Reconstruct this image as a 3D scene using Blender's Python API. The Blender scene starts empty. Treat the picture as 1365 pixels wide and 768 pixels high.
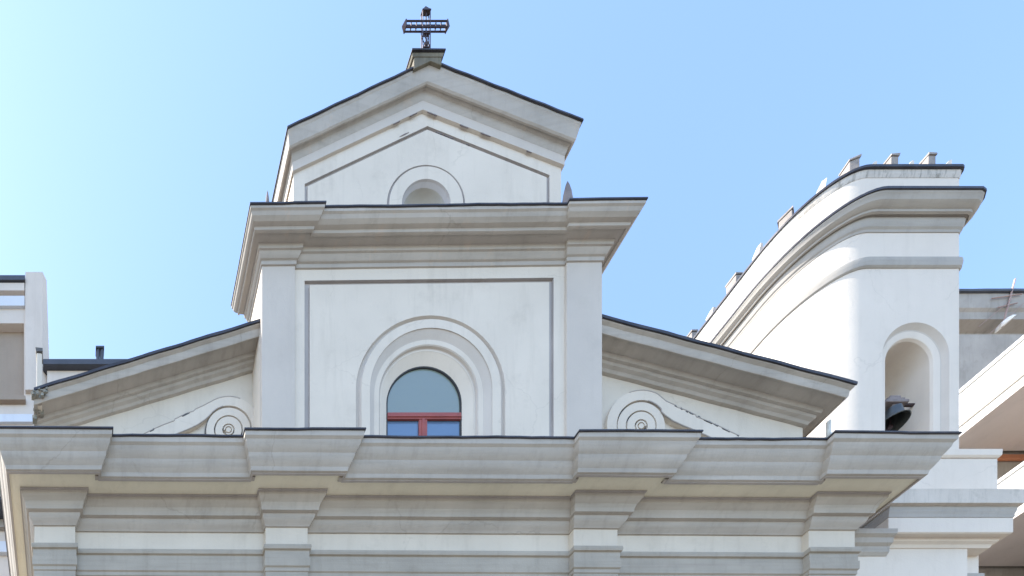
import bpy, bmesh, math, random
from mathutils import Vector
from mathutils.geometry import tessellate_polygon
random.seed(7)
R = math.radians
S = 80.0                      # drawing units per metre; drawings are (X right, D depth, H above eye level)
EYE = 1.6
CAMD = 575.0                  # eye to the main front, drawing units

# ------------------------------------------------------------------ camera, sky, sun, exposure
scn = bpy.context.scene
cam = bpy.data.cameras.new('camera'); camo = bpy.data.objects.new('camera', cam)
scn.collection.objects.link(camo); scn.camera = camo
camo.location = (0, -CAMD/S, EYE); camo.rotation_euler = (R(90), 0, 0)
cam.sensor_width = 36; cam.lens = CAMD/1365*36
cam.shift_x = (682.5-100)/1365; cam.shift_y = (1520-384)/1365
cam.clip_start = 0.05; cam.clip_end = 6000

SUN_EL, SUN_BACK = 46, 9      # sun stands on the left, a little behind the front
sd = Vector((-math.cos(R(SUN_BACK))*math.cos(R(SUN_EL)), math.sin(R(SUN_BACK))*math.cos(R(SUN_EL)), math.sin(R(SUN_EL))))
w = bpy.data.worlds.new('World'); scn.world = w; w.use_nodes = True
nt = w.node_tree; nt.nodes.clear()
sky = nt.nodes.new('ShaderNodeTexSky'); sky.sky_type = 'NISHITA'; sky.sun_disc = False
sky.sun_elevation = R(SUN_EL); sky.sun_rotation = math.atan2(sd.x, sd.y)
sky.altitude = 0; sky.air_density = 1.0; sky.dust_density = 0.8; sky.ozone_density = 2.0
bg = nt.nodes.new('ShaderNodeBackground'); bg.inputs['Strength'].default_value = 0.15
wo = nt.nodes.new('ShaderNodeOutputWorld')
nt.links.new(sky.outputs[0], bg.inputs[0]); nt.links.new(bg.outputs[0], wo.inputs[0])
sl = bpy.data.lights.new('sun', 'SUN'); sl.energy = 3.2; sl.angle = R(0.5); sl.color = (1, .955, .88)
so = bpy.data.objects.new('sun', sl); scn.collection.objects.link(so)
so.rotation_euler = (-sd).to_track_quat('-Z', 'Y').to_euler(); so.location = (-10, 0, 30)
scn.view_settings.view_transform = 'Standard'; scn.view_settings.look = 'None'
scn.view_settings.gamma = 1; scn.view_settings.use_curve_mapping = False
scn.view_settings.exposure = 1.86
scn.render.engine = 'CYCLES'
scn.cycles.max_bounces = 10; scn.cycles.diffuse_bounces = 6

# ------------------------------------------------------------------ materials
def mat(name, col, rough=.85, var=.10, stain=.18, stain_col=None, bump=.25, scale=1.0, metallic=0.0, spec=.3, streak=.5, patch=None, hband=0, crack=0):
    m = bpy.data.materials.new(name); m.use_nodes = True
    t = m.node_tree; n = t.nodes; L = t.links; n.clear()
    out = n.new('ShaderNodeOutputMaterial'); b = n.new('ShaderNodeBsdfPrincipled')
    L.new(b.outputs[0], out.inputs[0])
    b.inputs['Roughness'].default_value = rough; b.inputs['Metallic'].default_value = metallic
    b.inputs['Specular IOR Level'].default_value = spec
    tc = n.new('ShaderNodeTexCoord')
    def noise(sc, detail, vec=None, rgh=.55):
        k = n.new('ShaderNodeTexNoise'); k.inputs['Scale'].default_value = sc; k.inputs['Detail'].default_value = detail
        k.inputs['Roughness'].default_value = rgh; L.new(vec or tc.outputs['Object'], k.inputs['Vector']); return k
    def ramp(src, a, bb):
        r = n.new('ShaderNodeMapRange'); r.inputs['From Min'].default_value = a; r.inputs['From Max'].default_value = bb
        L.new(src, r.inputs['Value']); return r.outputs[0]
    def mix(fac, a, bb, fv=None):
        x = n.new('ShaderNodeMix'); x.data_type = 'RGBA'
        if fac is not None: L.new(fac, x.inputs['Factor'])
        else: x.inputs['Factor'].default_value = fv
        for v, s in ((a, 'A'), (bb, 'B')):
            s = x.inputs[6 if s == 'A' else 7]
            if isinstance(v, tuple): s.default_value = (*v, 1)
            else: L.new(v, s)
        return x.outputs[2]
    def mul(a, v):
        x = n.new('ShaderNodeMath'); x.operation = 'MULTIPLY'; L.new(a, x.inputs[0])
        if isinstance(v, float): x.inputs[1].default_value = v
        else: L.new(v, x.inputs[1])
        return x.outputs[0]
    lo = tuple(c*(1-var*1.4) for c in col); hi = tuple(min(1, c*(1+var*.6)) for c in col)
    c1 = mix(ramp(noise(1.1*scale, 5).outputs[0], .3, .7), lo, hi)
    sc = stain_col or tuple(c*.45 for c in (col[0], col[1]*.97, col[2]*.9))
    mp = n.new('ShaderNodeMapping'); mp.inputs['Scale'].default_value = (5, 5, .55); L.new(tc.outputs['Object'], mp.inputs['Vector'])
    st = mul(ramp(noise(1.3*scale, 6, mp.outputs[0], .65).outputs[0], .52, .78), float(stain*streak*2))
    c2 = mix(st, c1, sc)
    bl = mul(ramp(noise(2.3*scale, 8, None, .7).outputs[0], .55, .74), float(stain))
    c3 = mix(bl, c2, sc)
    if hband:
        mh = n.new('ShaderNodeMapping'); mh.inputs['Scale'].default_value = (.35, .35, 9); L.new(tc.outputs['Object'], mh.inputs['Vector'])
        c3 = mix(mul(ramp(noise(1.7*scale, 5, mh.outputs[0], .6).outputs[0], .45, .75), float(hband)), c3, sc)
    if crack:
        vo = n.new('ShaderNodeTexVoronoi'); vo.feature = 'DISTANCE_TO_EDGE'; vo.inputs['Scale'].default_value = .55
        nz = noise(3.0, 6); va = n.new('ShaderNodeVectorMath'); va.operation = 'MULTIPLY_ADD'
        L.new(nz.outputs[1], va.inputs[0]); va.inputs[1].default_value = (.35, .35, .35); L.new(tc.outputs['Object'], va.inputs[2]); L.new(va.outputs[0], vo.inputs['Vector'])
        ln_ = n.new('ShaderNodeMapRange'); ln_.inputs['From Min'].default_value = .002; ln_.inputs['From Max'].default_value = .006; ln_.inputs['To Min'].default_value = 1; ln_.inputs['To Max'].default_value = 0
        L.new(vo.outputs['Distance'], ln_.inputs['Value'])
        c3 = mix(mul(mul(ln_.outputs[0], ramp(noise(.9, 2).outputs[0], .48, .56)), float(crack)), c3, sc)
    if patch:
        pl = mul(ramp(noise(4.5*scale, 4, None, .6).outputs[0], .6, .66), float(patch[1]))
        c3 = mix(pl, c3, patch[0])
    L.new(c3, b.inputs['Base Color'])
    if bump:
        bm_ = n.new('ShaderNodeBump'); bm_.inputs['Strength'].default_value = bump; bm_.inputs['Distance'].default_value = .012
        ad = n.new('ShaderNodeMath'); ad.operation = 'ADD'
        L.new(noise(38*scale, 5).outputs[0], ad.inputs[0]); L.new(noise(5*scale, 3).outputs[0], ad.inputs[1])
        L.new(ad.outputs[0], bm_.inputs['Height']); L.new(bm_.outputs[0], b.inputs['Normal'])
    return m

M = {}
M['white'] = mat('white_plaster', (.67, .59, .49), crack=.15, var=.05, stain=.2)
M['frieze'] = mat('frieze_plaster', (.62, .55, .455), crack=.15, var=.06, stain=.18)
M['pilaster'] = mat('grey_plaster', (.545, .485, .42), var=.05, stain=.12)
M['cornice'] = mat('cornice_plaster', (.44, .398, .348), crack=.25, var=.10, stain=.30, hband=.28)
M['upper_cornice'] = mat('upper_cornice_plaster', (.455, .413, .363), crack=.25, var=.10, stain=.28, hband=.28, patch=((.55, .43, .33), .25))
M['soffit'] = mat('cream_soffit_plaster', (.78, .72, .57), var=.07, stain=.2)
M['tower'] = mat('tower_plaster', (.69, .61, .52), crack=.15, var=.04, stain=.12)
M['tower_trim'] = mat('tower_trim_plaster', (.41, .375, .33), var=.08, stain=.25, hband=.28)
M['architrave'] = mat('architrave_plaster', (.39, .345, .285), var=.1, stain=.3, hband=.28)
M['brown'] = mat('weathered_stub_plaster', (.32, .28, .25), var=.25, stain=.4, scale=3)
M['rust'] = mat('rusty_steel', (.34, .24, .21), rough=.7, var=.2, stain=.3, metallic=.2, bump=0)
M['damp'] = mat('damp_stained_plaster', (.58, .52, .45), var=.1, stain=.45, stain_col=(.17, .17, .14), scale=1.6, streak=.4)
M['dirty'] = mat('dirty_pedestal_plaster', (.19, .165, .12), var=.3, stain=.6, stain_col=(.09, .09, .05), scale=3)
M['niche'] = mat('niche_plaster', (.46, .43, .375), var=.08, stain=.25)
M['mossy'] = mat('mossy_plaster', (.62, .62, .58), var=.08, stain=.9, stain_col=(.10, .11, .07), scale=2.5, streak=.7)
M['flash'] = mat('lead_flashing', (.055, .053, .062), rough=.55, var=.3, stain=.2, metallic=.2, bump=.3, scale=3)
M['iron'] = mat('dark_iron', (.06, .045, .05), rough=.6, var=.2, stain=.3, stain_col=(.16, .06, .035), metallic=.5, bump=.1, scale=6)
M['bronze'] = mat('bell_bronze', (.11, .115, .11), rough=.45, var=.2, stain=.4, stain_col=(.06, .09, .08), metallic=.7, bump=.1, scale=5)
M['red_wood'] = mat('red_painted_wood', (.33, .085, .07), rough=.5, var=.12, stain=.2, bump=.1, scale=5)
M['tile'] = mat('clay_roof_tile', (.36, .19, .12), var=.2, stain=.4, scale=2)
M['roof'] = mat('dark_roof_sheet', (.07, .075, .09), rough=.6, var=.2, stain=.2)
M['left_wall'] = mat('cream_building_plaster', (.62, .54, .465), var=.06, stain=.18)
M['left_grey'] = mat('pale_grey_band', (.62, .64, .68), var=.05, stain=.15)
M['shutter'] = mat('beige_blind', (.33, .255, .19), rough=.7, var=.06, stain=.15)
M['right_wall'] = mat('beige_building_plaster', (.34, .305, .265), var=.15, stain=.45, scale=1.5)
M['balcony'] = mat('white_balcony_plaster', (.74, .70, .65), var=.03, stain=.08)
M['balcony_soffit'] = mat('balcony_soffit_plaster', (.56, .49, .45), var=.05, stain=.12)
M['awning'] = mat('terracotta_awning', (.42, .17, .09), rough=.8, var=.1, stain=.2)
M['groove'] = mat('dirt_and_shade_plaster', (.43, .39, .36), var=.1, stain=.3)  # dirt in the incised lines, and painted shade along the cornice edges
M['chip'] = mat('blackened_plaster', (.13, .125, .12), var=.2, stain=.3, scale=3)
M['stain'] = mat('dark_plaster_stain', (.24, .20, .19), var=.3, stain=.3, scale=4)
M['greenish'] = mat('weathered_broken_plaster', (.27, .26, .22), var=.35, stain=.5, scale=3)
M['soot'] = mat('sooty_parapet_plaster', (.56, .51, .45), var=.1, stain=.85, stain_col=(.09, .085, .06), scale=2.6, streak=.6)
M['ground'] = mat('stone_paving', (.15, .14, .125), var=.15, stain=.25, scale=.6)
M['dark'] = mat('dark_interior', (.05, .05, .05), bump=0)
g = bpy.data.materials.new('window_glass'); g.use_nodes = True
gb = g.node_tree.nodes['Principled BSDF']
gb.inputs['Base Color'].default_value = (.20, .235, .19, 1); gb.inputs['Roughness'].default_value = .22
gb.inputs['Specular IOR Level'].default_value = .9; gb.inputs['Coat Weight'].default_value = .5; gb.inputs['Coat Roughness'].default_value = .03
gn = g.node_tree.nodes.new('ShaderNodeTexNoise'); gn.inputs['Scale'].default_value = 1.6; gn.inputs['Detail'].default_value = 2
gt = g.node_tree.nodes.new('ShaderNodeTexCoord'); gbp = g.node_tree.nodes.new('ShaderNodeBump')
gbp.inputs['Strength'].default_value = .5; gbp.inputs['Distance'].default_value = .05
g.node_tree.links.new(gt.outputs['Object'], gn.inputs['Vector']); g.node_tree.links.new(gn.outputs[0], gbp.inputs['Height'])
g.node_tree.links.new(gbp.outputs[0], gb.inputs['Normal'])
M['glass'] = g
g2 = g.copy(); g2.name = 'sky_tinted_window_glass'; g2.node_tree.nodes['Principled BSDF'].inputs['Base Color'].default_value = (.10, .17, .27, 1); M['glass_sky_tint'] = g2  # lower panes: blue of the reflected sky put into the base colour

# ------------------------------------------------------------------ helpers
C = scn.collection
def P(X, D, H): return Vector((X/S, D/S, EYE + H/S))
class MB:
    """collects polygons in drawing units"""
    def __init__(s): s.v = []; s.f = []; s.tilt = None
    def pt(s, X, D, H):
        if s.tilt: H = H + s.tilt[1]*(X - s.tilt[0])
        s.v.append(P(X, D, H)); return len(s.v)-1
    def face(s, pts): s.f.append([s.pt(*p) for p in pts])
    def box(s, x0, x1, d0, d1, h0, h1):
        c = [s.pt(x, d, h) for h in (h0, h1) for d in (d0, d1) for x in (x0, x1)]
        for q in ((0, 2, 3, 1), (4, 5, 7, 6), (0, 1, 5, 4), (2, 6, 7, 3), (0, 4, 6, 2), (1, 3, 7, 5)): s.f.append([c[i] for i in q])
    def rings(s, rs, closed=True, caps=True, loop=False):
        n = len(rs[0]); idx = [[s.pt(*p) for p in r] for r in rs]
        m = n if closed else n-1
        seq = list(zip(idx, idx[1:])) + ([(idx[-1], idx[0])] if loop else [])
        for a, b in seq:
            for i in range(m): s.f.append([a[i], a[(i+1) % n], b[(i+1) % n], b[i]])
        if caps and closed and not loop:
            s.f.append(idx[0][::-1]); s.f.append(idx[-1])
    def bar(s, a, b, r, n=6):
        a = Vector(a); b = Vector(b); z = (b-a).normalized(); x = z.orthogonal().normalized(); y = z.cross(x)
        s.rings([[tuple(q + (x*math.cos(t)+y*math.sin(t))*r) for t in [math.tau*i/n for i in range(n)]] for q in (a, b)])
    def lathe(s, c, prof, n=24, tiltx=0):
        # c (X,D,H); prof [(r,h)]
        rs = []
        for r, h in prof:
            ring = []
            for i in range(n):
                t = math.tau*i/n; x, d = r*math.cos(t), r*math.sin(t)
                x2 = x*math.cos(tiltx)-h*math.sin(tiltx); h2 = x*math.sin(tiltx)+h*math.cos(tiltx)
                ring.append((c[0]+x2, c[1]+d, c[2]+h2))
            rs.append(ring)
        s.rings(rs)
    def plate(s, outer, holes, d0, d1=None):
        """flat plate in the X-H plane at depth d0, thickness to d1"""
        loops = [outer]+holes
        tri = tessellate_polygon([[Vector((x, h, 0)) for x, h in l] for l in loops])
        flat = [p for l in loops for p in l]
        a = [s.pt(x, d0, h) for x, h in flat]
        for t in tri: s.f.append([a[i] for i in t])
        if d1 is not None:
            b = [s.pt(x, d1, h) for x, h in flat]
            for t in tri: s.f.append([b[i] for i in t])
            k = 0
            for l in loops:
                n = len(l)
                for i in range(n): s.f.append([a[k+i], a[k+(i+1) % n], b[k+(i+1) % n], b[k+i]])
                k += n
    def build(s, name, m, parent=None, bevel=0, smooth=False, jitter=0):
        o_ = parent
        while o_ is not None and o_.parent is not None: o_ = o_.parent
        base = Vector(parent['_w']) if parent is not None else Vector((0, 0, 0))
        me = bpy.data.meshes.new(name)
        vs = s.v
        if jitter:
            vs = [v + Vector((random.uniform(-1, 1), random.uniform(-1, 1), random.uniform(-1, 1)))*jitter/S for v in vs]
        me.from_pydata([tuple(v-base) for v in vs], [], s.f)
        bm = bmesh.new(); bm.from_mesh(me)
        if not jitter: bmesh.ops.remove_doubles(bm, verts=bm.verts, dist=1e-5)
        bmesh.ops.recalc_face_normals(bm, faces=bm.faces)
        bm.to_mesh(me); bm.free()
        me.materials.append(m)
        o = bpy.data.objects.new(name, me); C.objects.link(o)
        if parent is not None: o.parent = parent
        o['_w'] = list(base)
        if smooth:
            for p in me.polygons: p.use_smooth = True
            me.set_sharp_from_angle(angle=R(24))
        if bevel:
            b = o.modifiers.new('bevel', 'BEVEL'); b.width = bevel/S; b.segments = 2; b.limit_method = 'ANGLE'; b.angle_limit = R(40)
        return o
def thing(name, X, D, H, label, cat, group=None):
    o = bpy.data.objects.new(name, None); C.objects.link(o); o.location = P(X, D, H); o['_w'] = list(o.location)
    o['label'] = label; o['category'] = cat; o.empty_display_size = .2
    if group: o['group'] = group
    return o
def offset_path(path, p):
    out = []
    n = len(path)
    for i in range(n):
        ns = []
        for a, b in ((i-1, i), (i, i+1)):
            if a < 0 or b >= n: continue
            dx, dy = path[b][0]-path[a][0], path[b][1]-path[a][1]; l = math.hypot(dx, dy)
            ns.append((dy/l, -dx/l))
        if len(ns) == 1: nx, ny = ns[0]
        else:
            k = 1 + ns[0][0]*ns[1][0]+ns[0][1]*ns[1][1]
            nx, ny = (ns[0][0]+ns[1][0])/k, (ns[0][1]+ns[1][1])/k
        out.append((path[i][0]+nx*p, path[i][1]+ny*p))
    return out
def sub(path, step):
    out = [path[0]]
    for a, b in zip(path, path[1:]):
        k = max(1, int(math.hypot(b[0]-a[0], b[1]-a[1])/step))
        for i in range(1, k+1): out.append((a[0]+(b[0]-a[0])*i/k, a[1]+(b[1]-a[1])*i/k))
    return out
def sweep(path, prof, back=3, tilt=None, wob=0):
    """prof: [(p,H)...] from top outer to bottom; closed with a back inside the wall"""
    mb = MB(); mb.tilt = tilt
    full = list(prof) + [(-back, prof[-1][1]), (-back, prof[0][1])]
    offs = [offset_path(path, p) for p, h in full]
    ph = random.random()*9
    rs = []
    for i in range(len(path)):
        x = path[i][0]+path[i][1]
        wv = wob*(math.sin(x*.031+ph)+.6*math.sin(x*.083+ph*2)+.5*math.sin(x*.21+ph))
        rs.append([(offs[k][i][0], offs[k][i][1], full[k][1]+wv) for k in range(len(full))])
    mb.rings(rs); return mb
def arch_pts(cx, ch, r, foot, n=28):
    pts = [(cx-r, foot)] + [(cx-r*math.cos(math.pi*i/n), ch+r*math.sin(math.pi*i/n)) for i in range(n+1)] + [(cx+r, foot)]
    return pts
def arch_surf(mb, cx, ch, prof, foot, n=28):
    """prof [(r,D)] swept along an arch on straight legs (open surface)"""
    rs = []
    for r, d in prof: rs.append([(x, d, h) for x, h in arch_pts(cx, ch, max(r, .01), foot, n)])
    mb.rings(rs, closed=False)

# ------------------------------------------------------------------ setting
mb = MB(); mb.box(-60000, 60000, -60000, 60000, -129.2, -128)
gr = mb.build('ground', M['ground']); gr['kind'] = 'structure'

# ------------------------------------------------------------------ CHURCH
ch = thing('church', 495, 0, -128, 'grey and white plastered church front with heavy cornices and an arched window under a gable', 'church')
T0 = (282, -.0055)           # the old cornice sags a little to the right
RS = [(-54.3, .3), (254.2, 310), (664.6, 723), (978, 1039.4)]
E = 5.5
def front_path(back_l=300, back_r=56):
    p = [(RS[0][0], back_l), (RS[0][0], 0)]
    for i, (a, b) in enumerate(RS):
        if i: p += [(a, E), (a, 0)]
        p += [(b, 0)]
        if i < 3: p += [(b, E)]
    p += [(RS[3][1], back_r)]
    return p
fp = front_path()
# body below the entablature
mb = MB(); mb.tilt = T0
mb.box(RS[0][0]+1, RS[3][1]-1, E+.5, 300, -128, 872)
mb.build('facade_wall', M['frieze'], ch)
for a, b in RS:
    m2 = MB(); m2.box(a+1.5, b-1.5, .6, E+1, -128, 742); m2.build('pilaster', M['pilaster'], ch, bevel=.4)
    m2 = MB(); m2.tilt = T0
    pa = [(a+1.5, E), (a+1.5, .6), (b-1.5, .6), (b-1.5, E)]
    sweep(pa, [(6, 742), (6, 736), (3, 730), (2, 722), (1, 716)], back=.4, tilt=T0).build('capital', M['cornice'], ch)
sweep(fp, [(0, 816.8), (0, 790.5)], tilt=T0).build('frieze', M['frieze'], ch)
sweep(fp, [(3.2, 790.4), (3.6, 787), (3.2, 784.6), (1.6, 784), (1.6, 774), (2.4, 773.5), (2.4, 763), (1.2, 762), (1.2, 757.5), (0.4, 757), (.4, 742.2)], tilt=T0).build('architrave', M['architrave'], ch)
sweep(sub(fp, 24), [(16.2, 843.4), (15.4, 838), (14, 836.5), (11.5, 834), (10, 830), (9.6, 826.4), (6.8, 826), (6.2, 823), (4.6, 820.5), (2.5, 818.6), (1.4, 817), (1.2, 816.6)], tilt=T0, wob=.1).build('bed_moulding', M['cornice'], ch, smooth=True)
sweep(fp, [(29.5, 845.5), (29.5, 843), (16, 843.6)], tilt=T0).build('cornice_soffit', M['soffit'], ch)
sweep(sub(fp, 24), [(45.6, 871.4), (45.2, 866), (43.4, 864.4), (42.6, 861), (40, 857), (38.6, 855.4), (38, 852), (35.5, 848), (33.6, 845.6), (32.8, 841.6), (31, 841), (29.8, 841), (29.6, 844)], tilt=T0, wob=.12).build('cornice', M['cornice'], ch, smooth=True)
sweep(sub(fp, 14), [(46.6, 873.2), (46.8, 871.4), (45.9, 870.9), (45.7, 872)], back=-6, tilt=T0, wob=.36).build('cornice_flashing', M['flash'], ch)
sweep(sub(fp, 30), [(31.2, 841.8), (31.2, 840.6), (29.4, 840.6), (29.4, 841.8)], back=-29.4, tilt=T0, wob=.1).build('drip_edge', M['groove'], ch)  # dark strip paints the shade line under the fascia; the next one likewise
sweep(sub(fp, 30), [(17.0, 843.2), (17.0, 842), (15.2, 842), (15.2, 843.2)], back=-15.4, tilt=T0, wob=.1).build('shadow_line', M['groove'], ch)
mb = MB(); mb.tilt = T0
top = offset_path(fp, 45)
mb.rings([[(x, d, 872.2) for x, d in offset_path(fp, q)] for q in (46, 0)], closed=False)
mb.build('cornice_top', M['flash'], ch)

# ---- aisle half gables with raking cornices
AD = 38.0
rprof = [(26.6, 0), (26.4, -2.5), (24, -4), (23.4, -11), (22.6, -12.6), (21.8, -12.6), (21.6, -10.8), (11, -11), (10.4, -14), (9.6, -15.2), (7.4, -15.4), (6.6, -18.2), (4, -19.4), (2.6, -22), (0, -22.6)]
def rake(inner_x, outer_x, line, mitre):
    full = rprof + [(-3, -22.6), (-3, 0)]
    dirn = 1 if outer_x > inner_x else -1
    n = 14; rs = []
    for i in range(n+1):
        ring = []
        for p, dh in full:
            ox = outer_x + (dirn*max(p, 0) if mitre else 0)
            x = inner_x+(ox-inner_x)*i/n
            ring.append((x, AD-p, line(x)+dh+.35*math.sin(i*2.1)))
        rs.append(ring)
    if mitre:
        rs.append([(outer_x+dirn*max(p, 0), 120, line(outer_x+dirn*max(p, 0))+dh) for p, dh in full])
    mb = MB(); mb.rings(rs)
    o = mb.build('raking_cornice', M['cornice'], ch, smooth=True)
    fl = MB(); rs = []
    for i in range(n*2+1):
        ox = outer_x + (dirn*27.6 if mitre else 0); x = inner_x+(ox-inner_x)*i/(n*2); h = line(x)+.35*math.sin(i*1.05)
        rs.append([(x, AD-28, h+1.6+random.uniform(-.2, .2)), (x, AD-27.8, h-1.6), (x, AD-26.7, h-1.6), (x, AD-26.7, h+.4), (x, AD-2, h+.4), (x, AD-2, h+1.6)])
    fl.rings(rs); fl.build('cornice_flashing', M['flash'], o)
    # roof slab behind
    rf = MB()
    xe = outer_x
    rf.rings([[(x, AD+1, line(x)+.5), (x, 290, line(x)+.5), (x, 290, line(x)-12), (x, AD+1, line(x)-12)] for x in (inner_x, xe)])
    rf.build('roof', M['roof'], ch)
    wl = MB(); 
    wl.plate([(inner_x, 860), (outer_x, 860), (outer_x, line(outer_x)-20), (inner_x, line(inner_x)-20)], [], AD, 200)
    wl.build('aisle_wall', M['frieze'], ch)
lineR = lambda x: 1028 - .262*(x-1060.7)
lineL = lambda x: 1110.7 + .303*(x-245)
rake(702, 1034.1, lineR, True)
rake(258, -56, lineL, False)
# blackened broken end of the left rake
mb = MB()
for i in range(12):
    x = random.uniform(-57, -38); h = lineL(x)+random.uniform(-9, 0); d = random.uniform(10.6, 12); r = random.uniform(.8, 1.9)
    mb.box(x-r, x+r*1.2, d-r*.4, d+r, h-r, h+r*.7)
for i in range(16):
    x = -57+abs(random.gauss(0, 6)); t = random.random(); h = lineL(x)-4-t*18; d = 12+t*26; r = random.uniform(1.2, 3)
    mb.box(x-r, x+r*1.2, d-r*.5, d+r, h-r, h+r*.7)
mb.build('broken_edge', M['greenish'], ch, jitter=.5)
mb = MB(); mb.box(-53, -45.5, 18, 26, 1010, 1082); mb.build('corner_post', M['frieze'], ch, bevel=.6, jitter=.4)
mb = MB(); mb.box(-54, -44.5, 17, 27, 1082.3, 1088); mb.build('post_cap', M['chip'], ch, jitter=.6)

# ---- scrolls
def scroll(cx, chh, s, k):
    root = MB()
    d0, d1 = AD-3.2, AD+1
    def ann(r0, r1, a0=0, a1=360, n=40):
        pts = []
        for i in range(n+1):
            t = R(a0+(a1-a0)*i/n); pts.append((cx+s*r1*k*math.cos(t), chh+r1*k*math.sin(t)))
        if r0 <= 0: root.plate(pts[:-1] if a1-a0 == 360 else pts, [], d0, d1); return
        inn = [(cx+s*r0*k*math.cos(R(a0+(a1-a0)*i/n)), chh+r0*k*math.sin(R(a0+(a1-a0)*i/n))) for i in range(n+1)]
        for i in range(n):
            a, b, c_, d_ = pts[i], pts[i+1], inn[i+1], inn[i]
            root.rings([[(p[0], q, p[1]) for p in (a, b, c_, d_)] for q in (d0, d1)])
    ann(0, 3.4); ann(5, 6.8, 0, 300); ann(8.8, 18.6); ann(20.6, 31.2)
    # outer band that unrolls into the tail
    out = [(s*46*k*math.cos(R(t)), 46*k*math.sin(R(t))) for t in range(195, 62, -6)]
    out += [(s*x, y) for x, y in ((34, 34), (48, 27.5), (49, 25.5), (62, 21), (76, 14), (77, 11.5), (92, 6), (108, -1), (124, -9), (137, -15), (150, -21))]
    inn = [(s*x, y) for x, y in ((104, -21), (90, -14), (74, -7), (58, -.5), (44, 6), (34, 13), (28, 18.5))]
    inn += [(s*33.2*k*math.cos(R(t)), 33.2*k*math.sin(R(t))) for t in range(40, 196, 6)]
    root.plate([(cx+x, chh+y) for x, y in out+inn], [], d0-.6, d1)
    o = root.build('scroll', M['white'], ch, bevel=.25)
    ring = MB()
    for r in (7.8, 19.6, 32.2):
        rr = []
        for i in range(49):
            t = math.tau*i/48; c_, s_ = math.cos(t), math.sin(t)
            rr.append([(cx+s*(r-.9)*k*c_, AD-1.0, chh+(r-.9)*k*s_), (cx+s*(r+.9)*k*c_, AD-1.0, chh+(r+.9)*k*s_), (cx+s*(r+.9)*k*c_, AD-.2, chh+(r+.9)*k*s_), (cx+s*(r-.9)*k*c_, AD-.2, chh+(r-.9)*k*s_)])
        ring.rings(rr)
    ring.build('groove', M['chip'], o)
    ln = MB()
    for pts in (out[14:-1], inn[:14]):
        for a, b in zip(pts, pts[1:]):
            ln.bar((cx+a[0], d0-.5, chh+a[1]), (cx+b[0], d0-.5, chh+b[1]), .62)
    ln.build('incised_line', M['groove'], o)
    for i in range(11 if s > 0 else 4):
        t = (i+random.uniform(.1, .8))/11 if s > 0 else random.uniform(.1, .95)
        x = 42+t*96; y = 30-(x-40)*.47+random.uniform(-.6, .6)
        a = random.uniform(1.6, 5); b = random.uniform(.7, 1.7)
        q = [(cx+s*(x-a), chh+y+a*.44+b*.3), (cx+s*(x-a*.2), chh+y+a*.1+b), (cx+s*(x+a), chh+y-a*.44+b*.4), (cx+s*(x+a*.6), chh+y-a*.3-b), (cx+s*(x-a*.7), chh+y+a*.3-b*.7)]
        chips = MB(); chips.rings([[(p[0], dd, p[1]) for p in q] for dd in (d0-.9, d1-.5)])
        chips.build('blackened_chip', M['chip'], o, jitter=.15)
scroll(800.6, 1010, 1, 1.07)
scroll(217.0, 1004.5, -1, 1.0)

# ---- attic storey
PD, WD = 6.0, 8.5
TA = (500, .0118)
PL = (251.6, 296.5); PR = (662.4, 710.0)
ABASE = 850
mb = MB(); mb.tilt = TA
gx0, gx1, gtop = (406-100)*1.0148, (738-100)*1.0148, (1520-372)*1.0148
ix0, ix1, itop = gx0+7, gx1-6, gtop-6
hb = 880
outer = [(PL[0]+.5, ABASE), (PR[1]-.5, ABASE), (PR[1]-.5, 1200), (PL[0]+.5, 1200)]
mb.plate(outer, [[(gx0, hb), (gx1, hb), (gx1, gtop), (gx0, gtop)]], WD)
acx, ach, ar = 481, 1014.8, 101
AF = 905
mb.tilt = None
panel = [(ix0, hb+7), (ix1, hb+7), (ix1, itop+TA[1]*(ix1-500)), (ix0, itop+TA[1]*(ix0-500))]
mb.plate(panel, [arch_pts(acx, ach, ar, AF)], WD)
mb.tilt = TA
mb.box(PL[0]+.6, PR[1]-.6, WD+30, 48, ABASE, 1200)
mb.face([(PL[0]+.5, WD, ABASE), (PL[0]+.5, 48, ABASE), (PL[0]+.5, 48, 1200), (PL[0]+.5, WD, 1200)])
mb.face([(PR[1]-.5, WD, ABASE), (PR[1]-.5, 48, ABASE), (PR[1]-.5, 48, 1200), (PR[1]-.5, WD, 1200)])
mb.build('attic_wall', M['white'], ch)
mb = MB(); mb.tilt = TA
def groove(mb, A, B, d, dep):
    n = len(A)
    mb.rings([[(x, d, h) for x, h in A], [(x, d+dep, h) for x, h in A], [(x, d+dep, h) for x, h in B], [(x, d, h) for x, h in B]], closed=True, caps=False)
groove(mb, [(gx0, hb), (gx1, hb), (gx1, gtop), (gx0, gtop)], [(ix0, hb+7), (ix1, hb+7), (ix1, itop), (ix0, itop)], WD, 2.2)
mb.build('panel_groove', M['groove'], ch)
for a, b in (PL, PR):
    m2 = MB(); m2.tilt = TA; m2.box(a, b, PD, 47, ABASE, 1196) if False else m2.box(a, b, PD, WD+4, ABASE, 1196)
    m2.build('pilaster', M['pilaster'], ch, bevel=.4)
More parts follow.
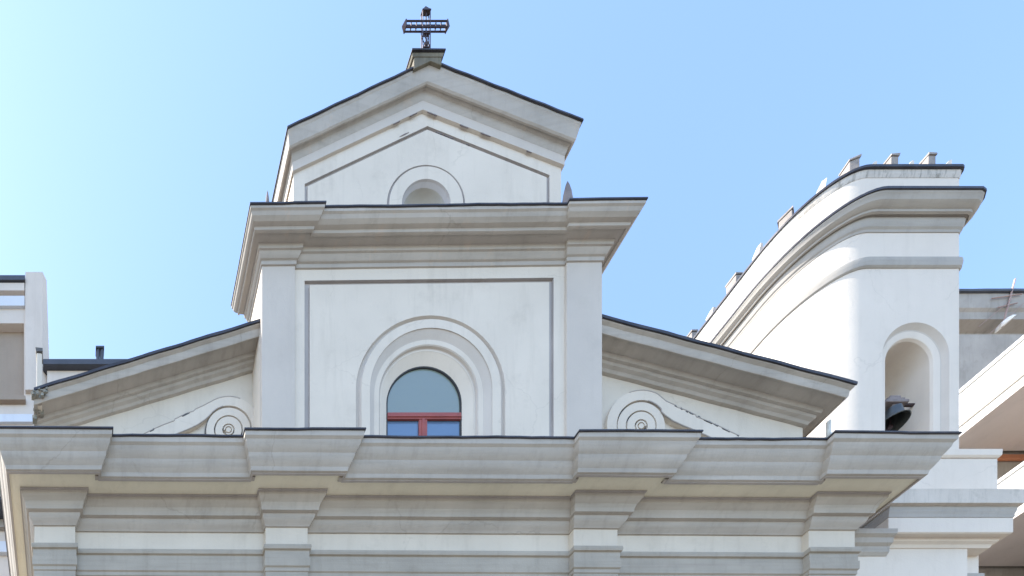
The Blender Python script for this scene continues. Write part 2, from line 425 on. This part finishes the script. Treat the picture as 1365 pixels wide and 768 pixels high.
# window surround
mb = MB()
arch_surf(mb, acx, ach, [(101, WD), (100, WD+2.4), (96, WD+2.4), (94.4, WD-.4), (93, WD-.6), (83, WD-.6), (82, WD), (79, WD+.8), (76, WD+2.6), (74, WD+3.2)], AF)
arch_surf(mb, acx, ach, [(67.6, WD+3.4), (66.8, WD+3.8), (66.2, WD+5.6), (64.8, WD+5.8)], AF)
mb.build('window_surround', M['pilaster'], ch, smooth=True)
mb = MB()
arch_surf(mb, acx, ach, [(94.3, WD-.9), (82.6, WD-.9)], AF)
arch_surf(mb, acx, ach, [(74, WD+3.2), (67.6, WD+3.2), (67.6, WD+3.5)], AF)
arch_surf(mb, acx, ach, [(64.8, WD+5.7), (63, WD+5.7)], AF)
mb.build('window_archivolt', M['white'], ch)
mb = MB()
arch_surf(mb, acx, ach, [(63, WD+5.8), (60, WD+7.4), (55, WD+9.6), (51.2, WD+11.4), (51.2, WD+13)], AF)
mb.build('window_reveal', M['white'], ch, smooth=True)
th_m = (1520-554)*594/575
wr = MB(); arch_surf(wr, acx, ach, [(52, WD+11), (50.2, WD+11), (49.8, WD+12.4)], AF); 
win = wr.build('window', M['dark'], ch)
gl = MB(); gl.plate([p for p in arch_pts(acx, ach, 51.6, th_m)], [], WD+12.2); gl.build('pane', M['glass'], win)
for xa, xb in ((acx-51.6, acx-1.5), (acx-1.5, acx+51.6)):
    gl = MB(); gl.plate([(xa, AF), (xb, AF), (xb, th_m), (xa, th_m)], [], WD+12.2); gl.build('pane', M['glass_sky_tint'], win)
fr = MB()
th0, th1 = (1520-560)*594/575, (1520-549.5)*594/575
fr.box(acx-50.6, acx+50.6, WD+10, WD+12, th0+1, th1-1)
fr.box(acx-50.6, acx+50.6, WD+9.2, WD+10.3, th0+3, th0+5)
fr.box(acx-7, acx+4, WD+10.4, WD+12, AF, th0+.9)
fr.box(acx-3.5, acx+.5, WD+9.7, WD+10.7, AF, th0+2)
fr.build('window_frame', M['red_wood'], win, bevel=.3)
# attic cornice
ap = [(PL[0], 48), (PL[0], PD), (PL[1], PD), (PL[1], WD), (PR[0], WD), (PR[0], PD), (PR[1], PD), (PR[1], 48)]
TA2 = (500, .0125)
aprof = [(25.6, 1208), (25.4, 1204.6), (24, 1203.6), (22.6, 1200.6), (20, 1198.4), (17, 1197.8), (16.4, 1195), (15.4, 1194.6), (14.2, 1194.6), (14, 1196.2), (8, 1195.6), (7.4, 1193.2), (7, 1190.4), (5.6, 1190), (4.6, 1187.6), (2.8, 1185.4), (1.4, 1184.8), (1.2, 1180.2), (0.4, 1180)]
sweep(sub(ap, 22), aprof, tilt=TA2, wob=.1).build('attic_cornice', M['upper_cornice'], ch, smooth=True)
sweep(sub(ap, 14), [(26.6, 1209.6), (26.7, 1207.8), (25.9, 1207.4), (25.7, 1208.3)], back=-4, tilt=TA2, wob=.3).build('cornice_flashing', M['flash'], ch)
mb = MB(); mb.tilt = TA2
mb.rings([[(x, d, 1208.4) for x, d in offset_path(ap, q)] for q in (26, -8)], closed=False)
mb.face([(PL[0]+8, 11, 1208.4), (PR[1]-8, 11, 1208.4), (PR[1]-8, 48, 1208.4), (PL[0]+8, 48, 1208.4)])
mb.build('cornice_top', M['flash'], ch)

# ---- gable
GD = 10.0
GL, GR = 296.0, 659.3
def gline(x, base=0):
    return 1430 - .472*(470-x) if x < 470 else 1430 - .392*(x-470)
gprof = [(13, 0), (12.8, -3), (12, -4.4), (11.4, -9), (10.4, -13), (9.6, -17), (8.4, -18.2), (7.2, -18.2), (7, -17), (4.6, -18), (3.6, -22), (2.4, -25.2), (2.2, -38), (0, -38.4)]
def gable_sweep(prof, back=3, jit=0, extra=0):
    full = prof+[(-back, prof[-1][1]), (-back, prof[0][1])]
    rs = [[(GL-max(p, 0)*1.06, 46, gline(GL-max(p, 0)*1.06)+dh) for p, dh in full]]
    N = 12
    for i in range(N+1):
        rs.append([((GL-max(p, 0)*1.06)*(1-i/N)+470*i/N, GD-p, (gline((GL-max(p, 0)*1.06)*(1-i/N)+470*i/N)+dh+(jit*math.sin(i*1.9) if 0 < i < N else 0))) for p, dh in full])
    for i in range(1, N+1):
        rs.append([(470*(1-i/N)+(GR+max(p, 0)*.95)*i/N, GD-p, (gline(470*(1-i/N)+(GR+max(p, 0)*.95)*i/N)+dh+(jit*math.sin(i*2.3) if 0 < i < N else 0))) for p, dh in full])
    rs.append([(GR+max(p, 0)*.95, 46, gline(GR+max(p, 0)*.95)+dh) for p, dh in full])
    mb = MB(); mb.rings(rs); return mb
gable_sweep(gprof[:12] + [(2.2, -25.4), (0, -25.6)], jit=.25).build('gable_cornice', M['upper_cornice'], ch, smooth=True)
gable_sweep([(2.3, -25.5), (2.3, -37.6), (0, -38)], jit=.1).build('gable_band', M['pilaster'], ch)
gable_sweep([(14.2, 1.6), (14.4, -.8), (13.2, -1.0), (13.1, .2)], back=-5, jit=.4).build('cornice_flashing', M['flash'], ch)
mb = MB()
gb0 = 1190
def inset(dx, dy):   # pentagon of the gable field
    return [(GL+dx, gb0), (GR-dx, gb0), (GR-dx, gline(GR-dx)-dy), (470, 1430-dy), (GL+dx, gline(GL+dx)-dy)]
lcx, lch = 476, 1269.7
A = [(x, h) for x, h in inset(0.2, 30)]
G1 = [(311.5, gb0+6), (643.5, gb0+6), (643.5, 1309), (478, 1375.5), (311.5, 1297)]
G2 = [(315.5, gb0+9), (639.5, gb0+9), (639.5, 1306), (478, 1370.5), (315.5, 1293.6)]
mb.plate(A, [G1], GD)
mb.plate(G2, [arch_pts(lcx, lch, 53, gb0+20)], GD)
mb.face([(GL+.2, GD, gb0), (GL+.2, 46, gb0), (GL+.2, 46, gline(GL)-30), (GL+.2, GD, gline(GL)-30)])
mb.face([(GR-.2, GD, gb0), (GR-.2, 46, gb0), (GR-.2, 46, gline(GR)-30), (GR-.2, GD, gline(GR)-30)])
mb.plate([(x, h) for x, h in inset(0.2, 3)], [], 45.8)
mb.build('gable_wall', M['white'], ch)
mb = MB(); groove(mb, G1, G2, GD, 1.8); mb.build('panel_groove', M['groove'], ch)
mb = MB(); arch_surf(mb, lcx, lch, [(53, GD), (52.4, GD+1.8), (50.6, GD+1.8), (50, GD-.5)], gb0+20); arch_surf(mb, lcx, lch, [(33, GD-.5), (32, GD+.8), (28.4, GD+3)], gb0+20)
mb.build('niche_groove', M['groove'], ch)
mb = MB(); arch_surf(mb, lcx, lch, [(50, GD-.5), (33, GD-.5)], gb0+20); mb.build('niche_archivolt', M['white'], ch)
mb = MB(); arch_surf(mb, lcx, lch, [(28.4, GD+3), (27.4, GD+6), (25, GD+9.5), (20, GD+12.6), (12, GD+14.6), (.01, GD+15.2)], gb0+20)
mb.build('niche', M['niche'], ch, smooth=True)
mb = MB()
mb.rings([[(GL-10, 12, gline(GL-10)), (470, 12, 1430), (GR+9, 12, gline(GR+9)), (GR+9, 12, gline(GR+9)-8), (470, 12, 1420), (GL-10, 12, gline(GL-10)-8)],
          [(GL-10, 46, gline(GL-10)), (470, 46, 1430), (GR+9, 46, gline(GR+9)), (GR+9, 46, gline(GR+9)-8), (470, 46, 1420), (GL-10, 46, gline(GL-10)-8)]])
mb.build('gable_roof', M['roof'], ch)
for x0_, dh_ in ((430, -38.6), (452, -38.6), (476, -38.5), (520, -38.6), (548, -38.4), (610, -38.5), (489, -55.5), (500, -55.3), (530, -55.6), (440, -55.4)):
    L_ = random.uniform(5, 15); mb = MB(); rs = []
    for i in range(6):
        x = x0_+L_*i/5; h = gline(x)+dh_; t_ = random.uniform(.3, .9)*(.3 if i in (0, 5) else 1)
        rs.append([(x, GD-2.5 if dh_ > -50 else GD-.3, h+t_), (x, GD-1.9 if dh_ > -50 else GD+.3, h+t_), (x, GD-1.9 if dh_ > -50 else GD+.3, h-t_), (x, GD-2.5 if dh_ > -50 else GD-.3, h-t_)])
    mb.rings(rs); mb.build('blackened_chip', M['stain'], ch)
# pedestal for the cross
mb = MB(); mb.plate([(448, gline(448)-3.4), (470, 1426.6), (484.5, gline(484.5)-3.4), (484.5, 1431), (448, 1431)], [], -4.9, 20)
mb.rings([[(446-k, -5.3-k*.4, h1), (485.6+k, -5.3-k*.4, h1), (485.6+k, 21, h1), (446-k, 21, h1)] for k, h1 in ((0, 1431.1), (1.4, 1435.4))])
mb.build('pedestal', M['dirty'], ch, bevel=.4)
mb = MB(); mb.box(443.6, 488, -7.4, 22, 1435.5, 1437); mb.build('pedestal_flashing', M['flash'], ch, jitter=.3)
# leaf shaped corner ornaments on the attic
def leaf(cx, d, h0, w_, hh):
    mb = MB(); rs = []
    for t, k in ((0, .75), (.2, 1), (.45, .95), (.7, .7), (.88, .38), (1, .05)):
        rs.append([(cx+w_*k*math.cos(a), d+w_*.55*k*math.sin(a), h0+hh*t) for a in [math.tau*i/10 for i in range(10)]])
    mb.rings(rs); mb.build('corner_ornament', M['stain'], ch, smooth=True)
leaf(645, -10, 1208, 6.6, 48); leaf(252, -10, 1208, 3, 36)
# drainpipe at the right end of the aisle
mb = MB(); mb.bar((1057, 30, 860), (1057, 30, 1008), 2.0, 8)
for hh in (940, 985): mb.box(1054, 1060, 27, 33, hh, hh+3)
mb.build('drainpipe', M['mossy'], ch)

# ------------------------------------------------------------------ CROSS
cr = thing('cross', 470, 4, 1437.4, 'dark wrought iron lattice cross standing on the peak of the church gable', 'cross')
cx, cd = 470, 3.0
b0, b1 = 1437.2, 1510.5
mb = MB()
for x in (cx-5, cx+5):
    for d in (cd-1.2, cd+1.2): mb.bar((x, d, b0), (x, d, b1), .58)
mb.bar((cx+.4, cd, b0), (cx+.4, cd, b1), .75)
for h in (1441, 1462, 1481): mb.box(cx-4.6, cx+4.6, cd-1.2, cd+1.2, h, h+1)
for d in (cd-1.2, cd+1.2):
    mb.bar((cx-4.6, d, 1463), (cx+4.6, d, 1480), .35); mb.bar((cx+4.6, d, 1463), (cx-4.6, d, 1480), .35)
mb.build('upright', M['iron'], cr)
mb = MB()
for hh in (1488.4, 1496.6):
    for d in (cd-1.2, cd+1.2): mb.bar((cx-27, d, hh), (cx+27, d, hh), .62)
mb.bar((cx-27, cd, 1492.5), (cx+27, cd, 1492.5), .6)
for x in (-20, -13, 13, 20):
    mb.box(cx+x-.4, cx+x+.4, cd-1.2, cd+1.2, 1488.4, 1496.6)
for s_ in (-1, 1):
    x = cx+s_*27
    mb.rings([[(x, cd-2.1, 1487.6), (x, cd+2.1, 1487.6), (x, cd+2.1, 1497.4), (x, cd-2.1, 1497.4)], [(x+s_*1.2, cd-2.1, 1487.6), (x+s_*1.2, cd+2.1, 1487.6), (x+s_*1.2, cd+2.1, 1497.4), (x+s_*1.2, cd-2.1, 1497.4)], [(x+s_*5, cd-.2, 1492.3), (x+s_*5, cd+.2, 1492.3), (x+s_*5, cd+.2, 1492.7), (x+s_*5, cd-.2, 1492.7)]])
mb.build('crossbar', M['iron'], cr)
mb = MB(); mb.rings([[(cx+a*k, cd+b*k*.3, h) for a, b in ((-1, -1), (1, -1), (1, 1), (-1, 1))] for k, h in ((6, b1), (6, b1+1), (3.4, b1+4.2), (.3, b1+9))])
mb.build('tip', M['iron'], cr)
mb = MB(); mb.lathe((cx, cd, 1466), [(0.2, -3), (2, -2), (2.8, 0), (2, 2), (.2, 3)], 12); mb.build('boss', M['iron'], cr)

# ------------------------------------------------------------------ BELL TOWER
tw = thing('bell_tower', 1170, 41, -128, 'white bell tower with a rounded corner and an arched opening, right of the church', 'bell tower')
TW = 41.0
def tpath(r_extra=0, endl=300, endr=170):
    p = [(1071, endl), (1071, 101)]
    for i in range(1, 17):
        t = math.pi/2*i/16; p.append((1131-60*math.cos(t), 101-60*math.sin(t)))
    p.append((1261, TW))
    for i in range(1, 5):
        t = math.pi/2*i/4; p.append((1261+6.7*math.sin(t), TW+6.7-6.7*math.cos(t)))
    p.append((1267.7, endr)); return p
tp = tpath()
ocx, och, orr, OF = 1200.7, 1120, 48, 975
mb = MB()
Hb, Ht = 860, 1384
# curved wall in vertical strips, with the flat front as a plate with the arched hole
i0 = 17
for a, b in list(zip(tp, tp[1:])):
    if abs(a[1]-TW) < .01 and abs(b[1]-TW) < .01: continue
    mb.face([(a[0], a[1], Hb), (b[0], b[1], Hb), (b[0], b[1], Ht), (a[0], a[1], Ht)])
mb.plate([(1131, Hb), (1261, Hb), (1261, Ht), (1131, Ht)], [arch_pts(ocx, och, orr, OF)], TW)
mb.face([(1071, 300, Hb), (1267.7, 170, Hb), (1267.7, 170, Ht), (1071, 300, Ht)])
mb.build('tower_wall', M['tower'], tw, smooth=True)
mb = MB(); mb.rings([[(x, d, Ht) for x, d in tp]], closed=True, caps=False); mb.f.append(list(range(len(tp)))); mb.build('tower_roof', M['roof'], tw)
mb = MB(); arch_surf(mb, ocx, och, [(48, TW), (46.6, TW+1.4), (44, TW+3.6), (42.6, TW+4)], OF); mb.build('opening_moulding', M['pilaster'], tw, smooth=True)
mb = MB(); arch_surf(mb, ocx, och, [(42.6, TW+4), (36.6, TW+4.2), (34.6, TW+5), (33.4, TW+7), (33.4, TW+90)], OF)
mb.plate(arch_pts(ocx, och, 33.4, OF), [], TW+89)
mb.box(ocx-48, ocx+48, TW+.4, TW+90, OF-6, OF)
mb.build('opening_reveal', M['tower'], tw, smooth=True)
tprof = [(15.6, 1324), (15.4, 1321), (14.4, 1319.6), (13.2, 1315.6), (10, 1312.6), (8.4, 1312), (8, 1309.6), (6.2, 1309), (5.6, 1311), (4.4, 1310.4), (3.8, 1305), (2.4, 1300), (1, 1298.4), (.6, 1295.6)]
sweep(tp, tprof, wob=.05).build('tower_cornice', M['tower_trim'], tw, smooth=True)
sweep(tp, [(16.6, 1326.2), (16.7, 1323), (15.8, 1322.8), (15.6, 1324.6), (3, 1325.6)], wob=.12).build('cornice_flashing', M['flash'], tw)
sweep(tp, [(2.4, 1257), (2.8, 1252), (2, 1246), (.6, 1244.6)]).build('string_course', M['tower_trim'], tw, smooth=True)
sweep(tp, [(1.6, 1383.8), (1.2, 1378), (.3, 1374)]).build('parapet_band', M['soot'], tw)
sweep(tp, [(3.4, 1386.4), (3.4, 1383.2), (1.7, 1382.8)], back=10, wob=.15).build('coping', M['flash'], tw)
# blocks and upright tiles along the coping
tps = []
acc = 0
for a, b in zip(tp, tp[1:]):
    l = math.hypot(b[0]-a[0], b[1]-a[1]); n = max(1, int(l/1.0))
    for i in range(n):
        t = i/n; tps.append((a[0]+(b[0]-a[0])*t, a[1]+(b[1]-a[1])*t, (b[0]-a[0])/l, (b[1]-a[1])/l, acc+l*t))
    acc += l
def at_len(s_):
    return min(tps, key=lambda q: abs(q[4]-s_))
L0 = 199 + 94.2   # arc length where the flat front starts
s_ = L0 - 17; seq = []
k = 0
while s_ < L0+132: seq.append((s_, k % 2)); s_ += 26.5; k += 1
s_ = L0-17-27; k = 1
while s_ > 20: seq.append((s_, k % 2)); s_ -= (27 if s_ > L0-60 else 25); k += 1
for s_, kind in seq:
    x, d, tx, ty, _ = at_len(s_); nx, ny = ty, -tx
    hj = random.uniform(-3, 1.5)
    def q(u, v, h): return (x+tx*u+nx*v, d+ty*u+ny*v, h)
    if kind == 0:
        m2 = MB(); wd, dp = 5.4, 8
        m2.rings([[q(-wd, 2, h), q(wd, 2, h), q(wd, -dp, h), q(-wd, -dp, h)] for h in (1386.6, 1400.6+hj)])
        m2.build('parapet_block', M['brown'], tw, bevel=.6, jitter=.3)
        m2 = MB(); m2.rings([[q(-wd-.7, 2.8, h), q(wd+.7, 2.8, h), q(wd+.7, -dp, h), q(-wd-.7, -dp, h)] for h in (1401+hj, 1403.6+hj)])
        m2.build('block_cap', M['brown'], tw, jitter=.3)
    else:
        m2 = MB()
        m2.rings([[q(-3.6, 1, 1386.6), q(3, 1, 1386.6), q(3.6, 1, 1391), q(4.6, .6, 1400+hj), q(.6, 1, 1399+hj), q(-3.4, 1, 1392)], [q(-3.6, -5, 1386.6), q(3, -5, 1386.6), q(3.6, -5, 1391), q(4.6, -3, 1400+hj), q(.6, -4, 1399+hj), q(-3.4, -5, 1392)]])
        m2.build('upright_tile', M['tower'], tw, jitter=.3)
# lower pier
pp = [(1121.7, 200), (1121.7, 25), (1241.7, 25), (1241.7, 31), (1303, 31), (1303, 200)]
mb = MB(); mb.box(1121.9, 1241.5, 25.2, 200, -128, 868); mb.box(1241.4, 1274, 33.2, 200, -128, 868); mb.build('pier_wall', M['tower'], tw)
pe = [(1121.7, 200), (1121.7, 25), (1270, 25), (1270, 200)]
sweep(pe, [(11, 850), (11, 830.4), (10, 829.6), (5.6, 830.6), (4.6, 827.4), (2, 826), (.5, 823)], back=30).build('pier_entablature', M['tower'], tw)
sweep(pe, [(13.2, 862.4), (12.6, 857), (11.8, 854), (11.4, 850.2)]).build('pier_moulding', M['tower_trim'], tw)
sweep(sub(pe, 16), [(16.4, 881.4), (16.2, 878), (16, 863), (13.4, 862.6)], back=20, wob=.1).build('pier_cornice', M['damp'], tw)
for hh in (796, 782, 768): sweep([(1244, 33), (1274, 33), (1274, 90)], [(2.6, hh), (2.6, hh-5), (.4, hh-6)]).build('pier_ridge', M['tower_trim'], tw)
mb = MB(); mb.box(1118, 1300.5, 33, 150, 870, 961); mb.build('plinth', M['tower'], tw, bevel=.6)
sweep([(1118, 60), (1118, 33), (1300.5, 33), (1300.5, 120)], [(2.4, 970.6), (2, 963), (.6, 961.2)], back=26).build('plinth_cap', M['tower'], tw)
# wall linking church and tower
mb = MB(); mb.box(1039, 1122, 22, 60, -128, 845); mb.build('linking_wall', M['tower'], tw)
sweep([(1039.5, 22), (1122, 22)], [(9, 834), (8.6, 828), (6, 826), (5.4, 820), (3, 818), (2.6, 811), (.6, 808)]).build('linking_moulding', M['cornice'], tw)

# bell in the opening
bl = thing('bell', 1206, 66, 1000, 'dark bronze bell on a grey headstock hanging in the tower opening', 'bell')
bx, bd, bh = 1202, 60, 1077
mb = MB(); mb.lathe((bx, bd, bh), [(1, -2), (5.6, -2.5), (8, -5.6), (9.1, -11), (10.7, -19), (13.6, -25.6), (16, -29), (15.5, -29.6), (12.5, -25.6), (9.3, -18.4), (7.7, -10), (5, -5), (.5, -4)], 28, R(-10)); mb.build('body', M['bronze'], bl, smooth=True)
mb = MB(); mb.bar((bx, bd, bh-5), (bx-4, bd, bh-28), 1.2); mb.lathe((bx-4.6, bd, bh-29), [(.2, -4), (3.2, -2), (3.2, 1), (.2, 3)], 12); mb.build('clapper', M['iron'], bl)
mb = MB()
mb.box(bx-17, bx+17, bd-5, bd+5, bh+2, bh+6); mb.box(bx-13, bx+13, bd-4, bd+4, bh+6, bh+10); mb.box(bx-8, bx+8, bd-3.4, bd+3.4, bh+10, bh+14); mb.box(bx-4, bx+4, bd-3, bd+3, bh-2, bh+2)
mb.build('headstock', M['stain'], bl, bevel=.6)
mb = MB(); mb.bar((1167.6, bd, bh+5), (1233.8, bd, bh+5), 1.6, 8); mb.build('axle', M['iron'], bl)

# ------------------------------------------------------------------ LEFT BUILDING
lb = thing('apartment_building', -120, 145, -128, 'cream apartment building with a shaded square loggia, behind the left end of the church', 'building')
k = 720/575; LD = 145.0
LX = lambda px: (px-100)*k
LH = lambda py: (1520-py)*k
mb = MB()
mb.plate([(LX(-230), -128), (LX(45), -128), (LX(45), LH(378)), (LX(-230), LH(378))], [[(LX(-60), LH(533)), (LX(32), LH(533)), (LX(32), LH(431)), (LX(-60), LH(431))]], LD)
mb.box(LX(-230), LX(45), LD+60, LD+300, -128, LH(378)); mb.face([(LX(45), LD, -128), (LX(45), LD+60, -128), (LX(45), LD+60, LH(378)), (LX(45), LD, LH(378))])
mb.build('wall', M['left_wall'], lb)
mb = MB(); mb.rings([[(LX(34), LD-4, h), (LX(57), LD-4, h), (LX(62)+t, LD+3, h), (LX(62)+t, LD+120, h), (LX(34), LD+120, h)] for h, t in ((LH(525), 4), (LH(369), 0))]); mb.build('corner_pier', M['left_wall'], lb)
mb = MB(); x0, x1, h0, h1 = LX(-60), LX(32), LH(533), LH(431)
mb.rings([[(x0, LD, h0), (x1, LD, h0), (x1, LD, h1), (x0, LD, h1)], [(x0, LD+34, h0), (x1, LD+34, h0), (x1, LD+34, h1), (x0, LD+34, h1)]], caps=False)
mb.build('loggia', M['left_wall'], lb)
mb = MB(); mb.box(x0, x1, LD+8, LD+11, h0, h1)
mb.build('blind', M['shutter'], lb)
mb = MB(); mb.box(x0-2, x1+3, LD-5, LD+8, h0-8, h0-1); mb.build('sill', M['shutter'], lb, bevel=.5)
mb = MB(); mb.box(LX(-230), LX(33), LD-3, LD+2, LH(412), LH(399)); mb.build('upper_band', M['left_grey'], lb)
mb = MB(); mb.box(LX(-230), LX(34), LD-7, LD+40, LH(384), LH(378)); mb.build('roof_edge', M['roof'], lb)
mb = MB(); mb.box(LX(-230), LX(33), LD-5, LD, LH(395), LH(385)); mb.build('eaves_band', M['left_wall'], lb)
mb = MB(); mb.box(LX(-230), LX(44), LD-3, LD+2, LH(566), LH(556)); mb.build('lower_band', M['left_grey'], lb)
for a, b, m_ in ((698, 708, 'right_wall'), (727, 741, 'left_grey')):
    mb = MB(); mb.box(LX(-230), LX(60), LD-5, LD+2, LH(b), LH(a)); mb.build('floor_band', M[m_], lb)
mb = MB(); mb.box(LX(-60), LX(60), LD-26, LD, LH(697), LH(693)); mb.build('canopy', M['roof'], lb)
mb = MB()
for i in range(7):
    mb.bar((LX(-30)+i*12, LD-30, LH(690)), (LX(-30)+i*12, LD-2, LH(682)), 5.5, 8)
mb.build('canopy_tiles', M['tile'], lb)
# low roof between the buildings
rb = thing('low_roof_building', 20, 140, -128, 'low plain building with a thin dark roof edge, just left of the church gable slope', 'building')
mb = MB(); mb.box(LX(63), LX(170), LD-4, LD+120, -128, LH(500)); mb.build('wall', M['left_wall'], rb)
mb = MB(); mb.box(LX(58), LX(172), LD-10, LD+125, LH(499.6), LH(493)); mb.build('roof', M['roof'], rb)
cp = thing('chimney_pipe', 42, 146, LH(493), 'short dark twin metal flue on the thin dark roof left of the church', 'chimney')
for px in (130.6, 135.8):
    mb = MB(); mb.bar((LX(px), LD+1, LH(493)), (LX(px), LD+1, LH(468)), 3.2, 12); mb.build('flue', M['roof'], cp, smooth=True)
mb = MB(); mb.box(LX(127.5), LX(138.8), LD-3.4, LD+5.4, LH(468), LH(465.6)); mb.build('cap', M['roof'], cp, bevel=.4)

# ------------------------------------------------------------------ RIGHT BUILDING
rbld = thing('apartment_building', 2000, 250, -128, 'beige apartment building with long white balconies, behind the bell tower at right', 'building')
q = 1.25
XB = 1755
def zH(y, Z): return (1520-y)*Z/575
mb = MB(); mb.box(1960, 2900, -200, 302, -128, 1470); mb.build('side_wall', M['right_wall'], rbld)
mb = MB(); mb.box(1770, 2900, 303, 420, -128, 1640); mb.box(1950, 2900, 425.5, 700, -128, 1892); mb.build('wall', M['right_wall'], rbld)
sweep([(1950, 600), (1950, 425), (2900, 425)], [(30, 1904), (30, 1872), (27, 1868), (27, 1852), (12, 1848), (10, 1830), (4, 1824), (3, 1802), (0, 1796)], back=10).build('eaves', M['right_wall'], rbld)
sweep(sub([(1950, 600), (1950, 425), (2900, 425)], 30), [(33, 1909), (33, 1904.3), (29, 1904.2)], back=40, wob=.4).build('roof_edge', M['roof'], rbld)
for hh in (1776, 1748, 1722): sweep([(1950, 600), (1950, 425), (2900, 425)], [(5, hh), (5, hh-7), (1, hh-9)], back=2).build('wall_band', M['tower_trim'], rbld)
for j, hb_ in enumerate((1400, 1166)):
    bal = MB(); bal.box(XB+4, 1962, -120, 300, hb_+.3, hb_+14)
    bo = bal.build('balcony', M['balcony'], rbld)
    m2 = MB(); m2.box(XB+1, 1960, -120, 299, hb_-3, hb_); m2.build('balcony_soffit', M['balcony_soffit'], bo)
    m2 = MB(); m2.box(XB+4, XB+14, -120, 299.5, hb_+14, hb_+84); m2.box(XB+4, 1962, 290, 299.6, hb_+14, hb_+84); m2.build('balcony_parapet', M['balcony'], bo)
    m2 = MB(); m2.box(XB+0, XB+3.8, -121, 301, hb_+1, hb_+8); m2.build('drip_edge', M['balcony'], bo, bevel=.5)
    m2 = MB(); m2.box(XB+1.6, XB+3.8, -121, 301, hb_+17, hb_+21); m2.build('parapet_line', M['right_wall'], bo)
    m2 = MB(); m2.box(XB+1, XB+18, -121, 301, hb_+84.2, hb_+91); m2.build('handrail', M['balcony'], bo, bevel=.8)
mb = MB(); mb.box(1835, 1960, 298.8, 302.8, 1380, 1391); mb.build('awning_box', M['awning'], rbld, bevel=2)
an = thing('roof_antenna', 2120, 380, 1975, 'rusty thin aerial leaning over the roof edge of the beige building at right', 'antenna')
def A_(px, py, Z): return ((px-100)*Z/575, Z-575, (1520-py)*Z/575)
ZA = 968
mb = MB(); mb.bar(A_(1336, 436, ZA), A_(1353, 372, ZA), 1.3); mb.build('mast', M['rust'], an)
for (a, b), nm in ((((1304, 436), (1350, 398)), 'cable'), (((1322, 398), (1362, 392)), 'crossbar'), (((1330, 410), (1356, 404)), 'crossbar'), (((1316, 448), (1365, 404)), 'cable')):
    mb = MB(); mb.bar(A_(*a, ZA), A_(*b, ZA), 0.6 if nm == 'cable' else .9); mb.build(nm, M['rust'], an)
mb = MB(); c_ = A_(1339, 431, ZA); mb.lathe(c_, [(1, 6), (5, 5), (9, 2), (11, -3), (10, -3.4), (7, 1), (1, 3)], 16, R(35)); mb.build('dish', M['balcony'], an, smooth=True)

for o in bpy.data.objects:
    if '_w' in o: del o['_w']
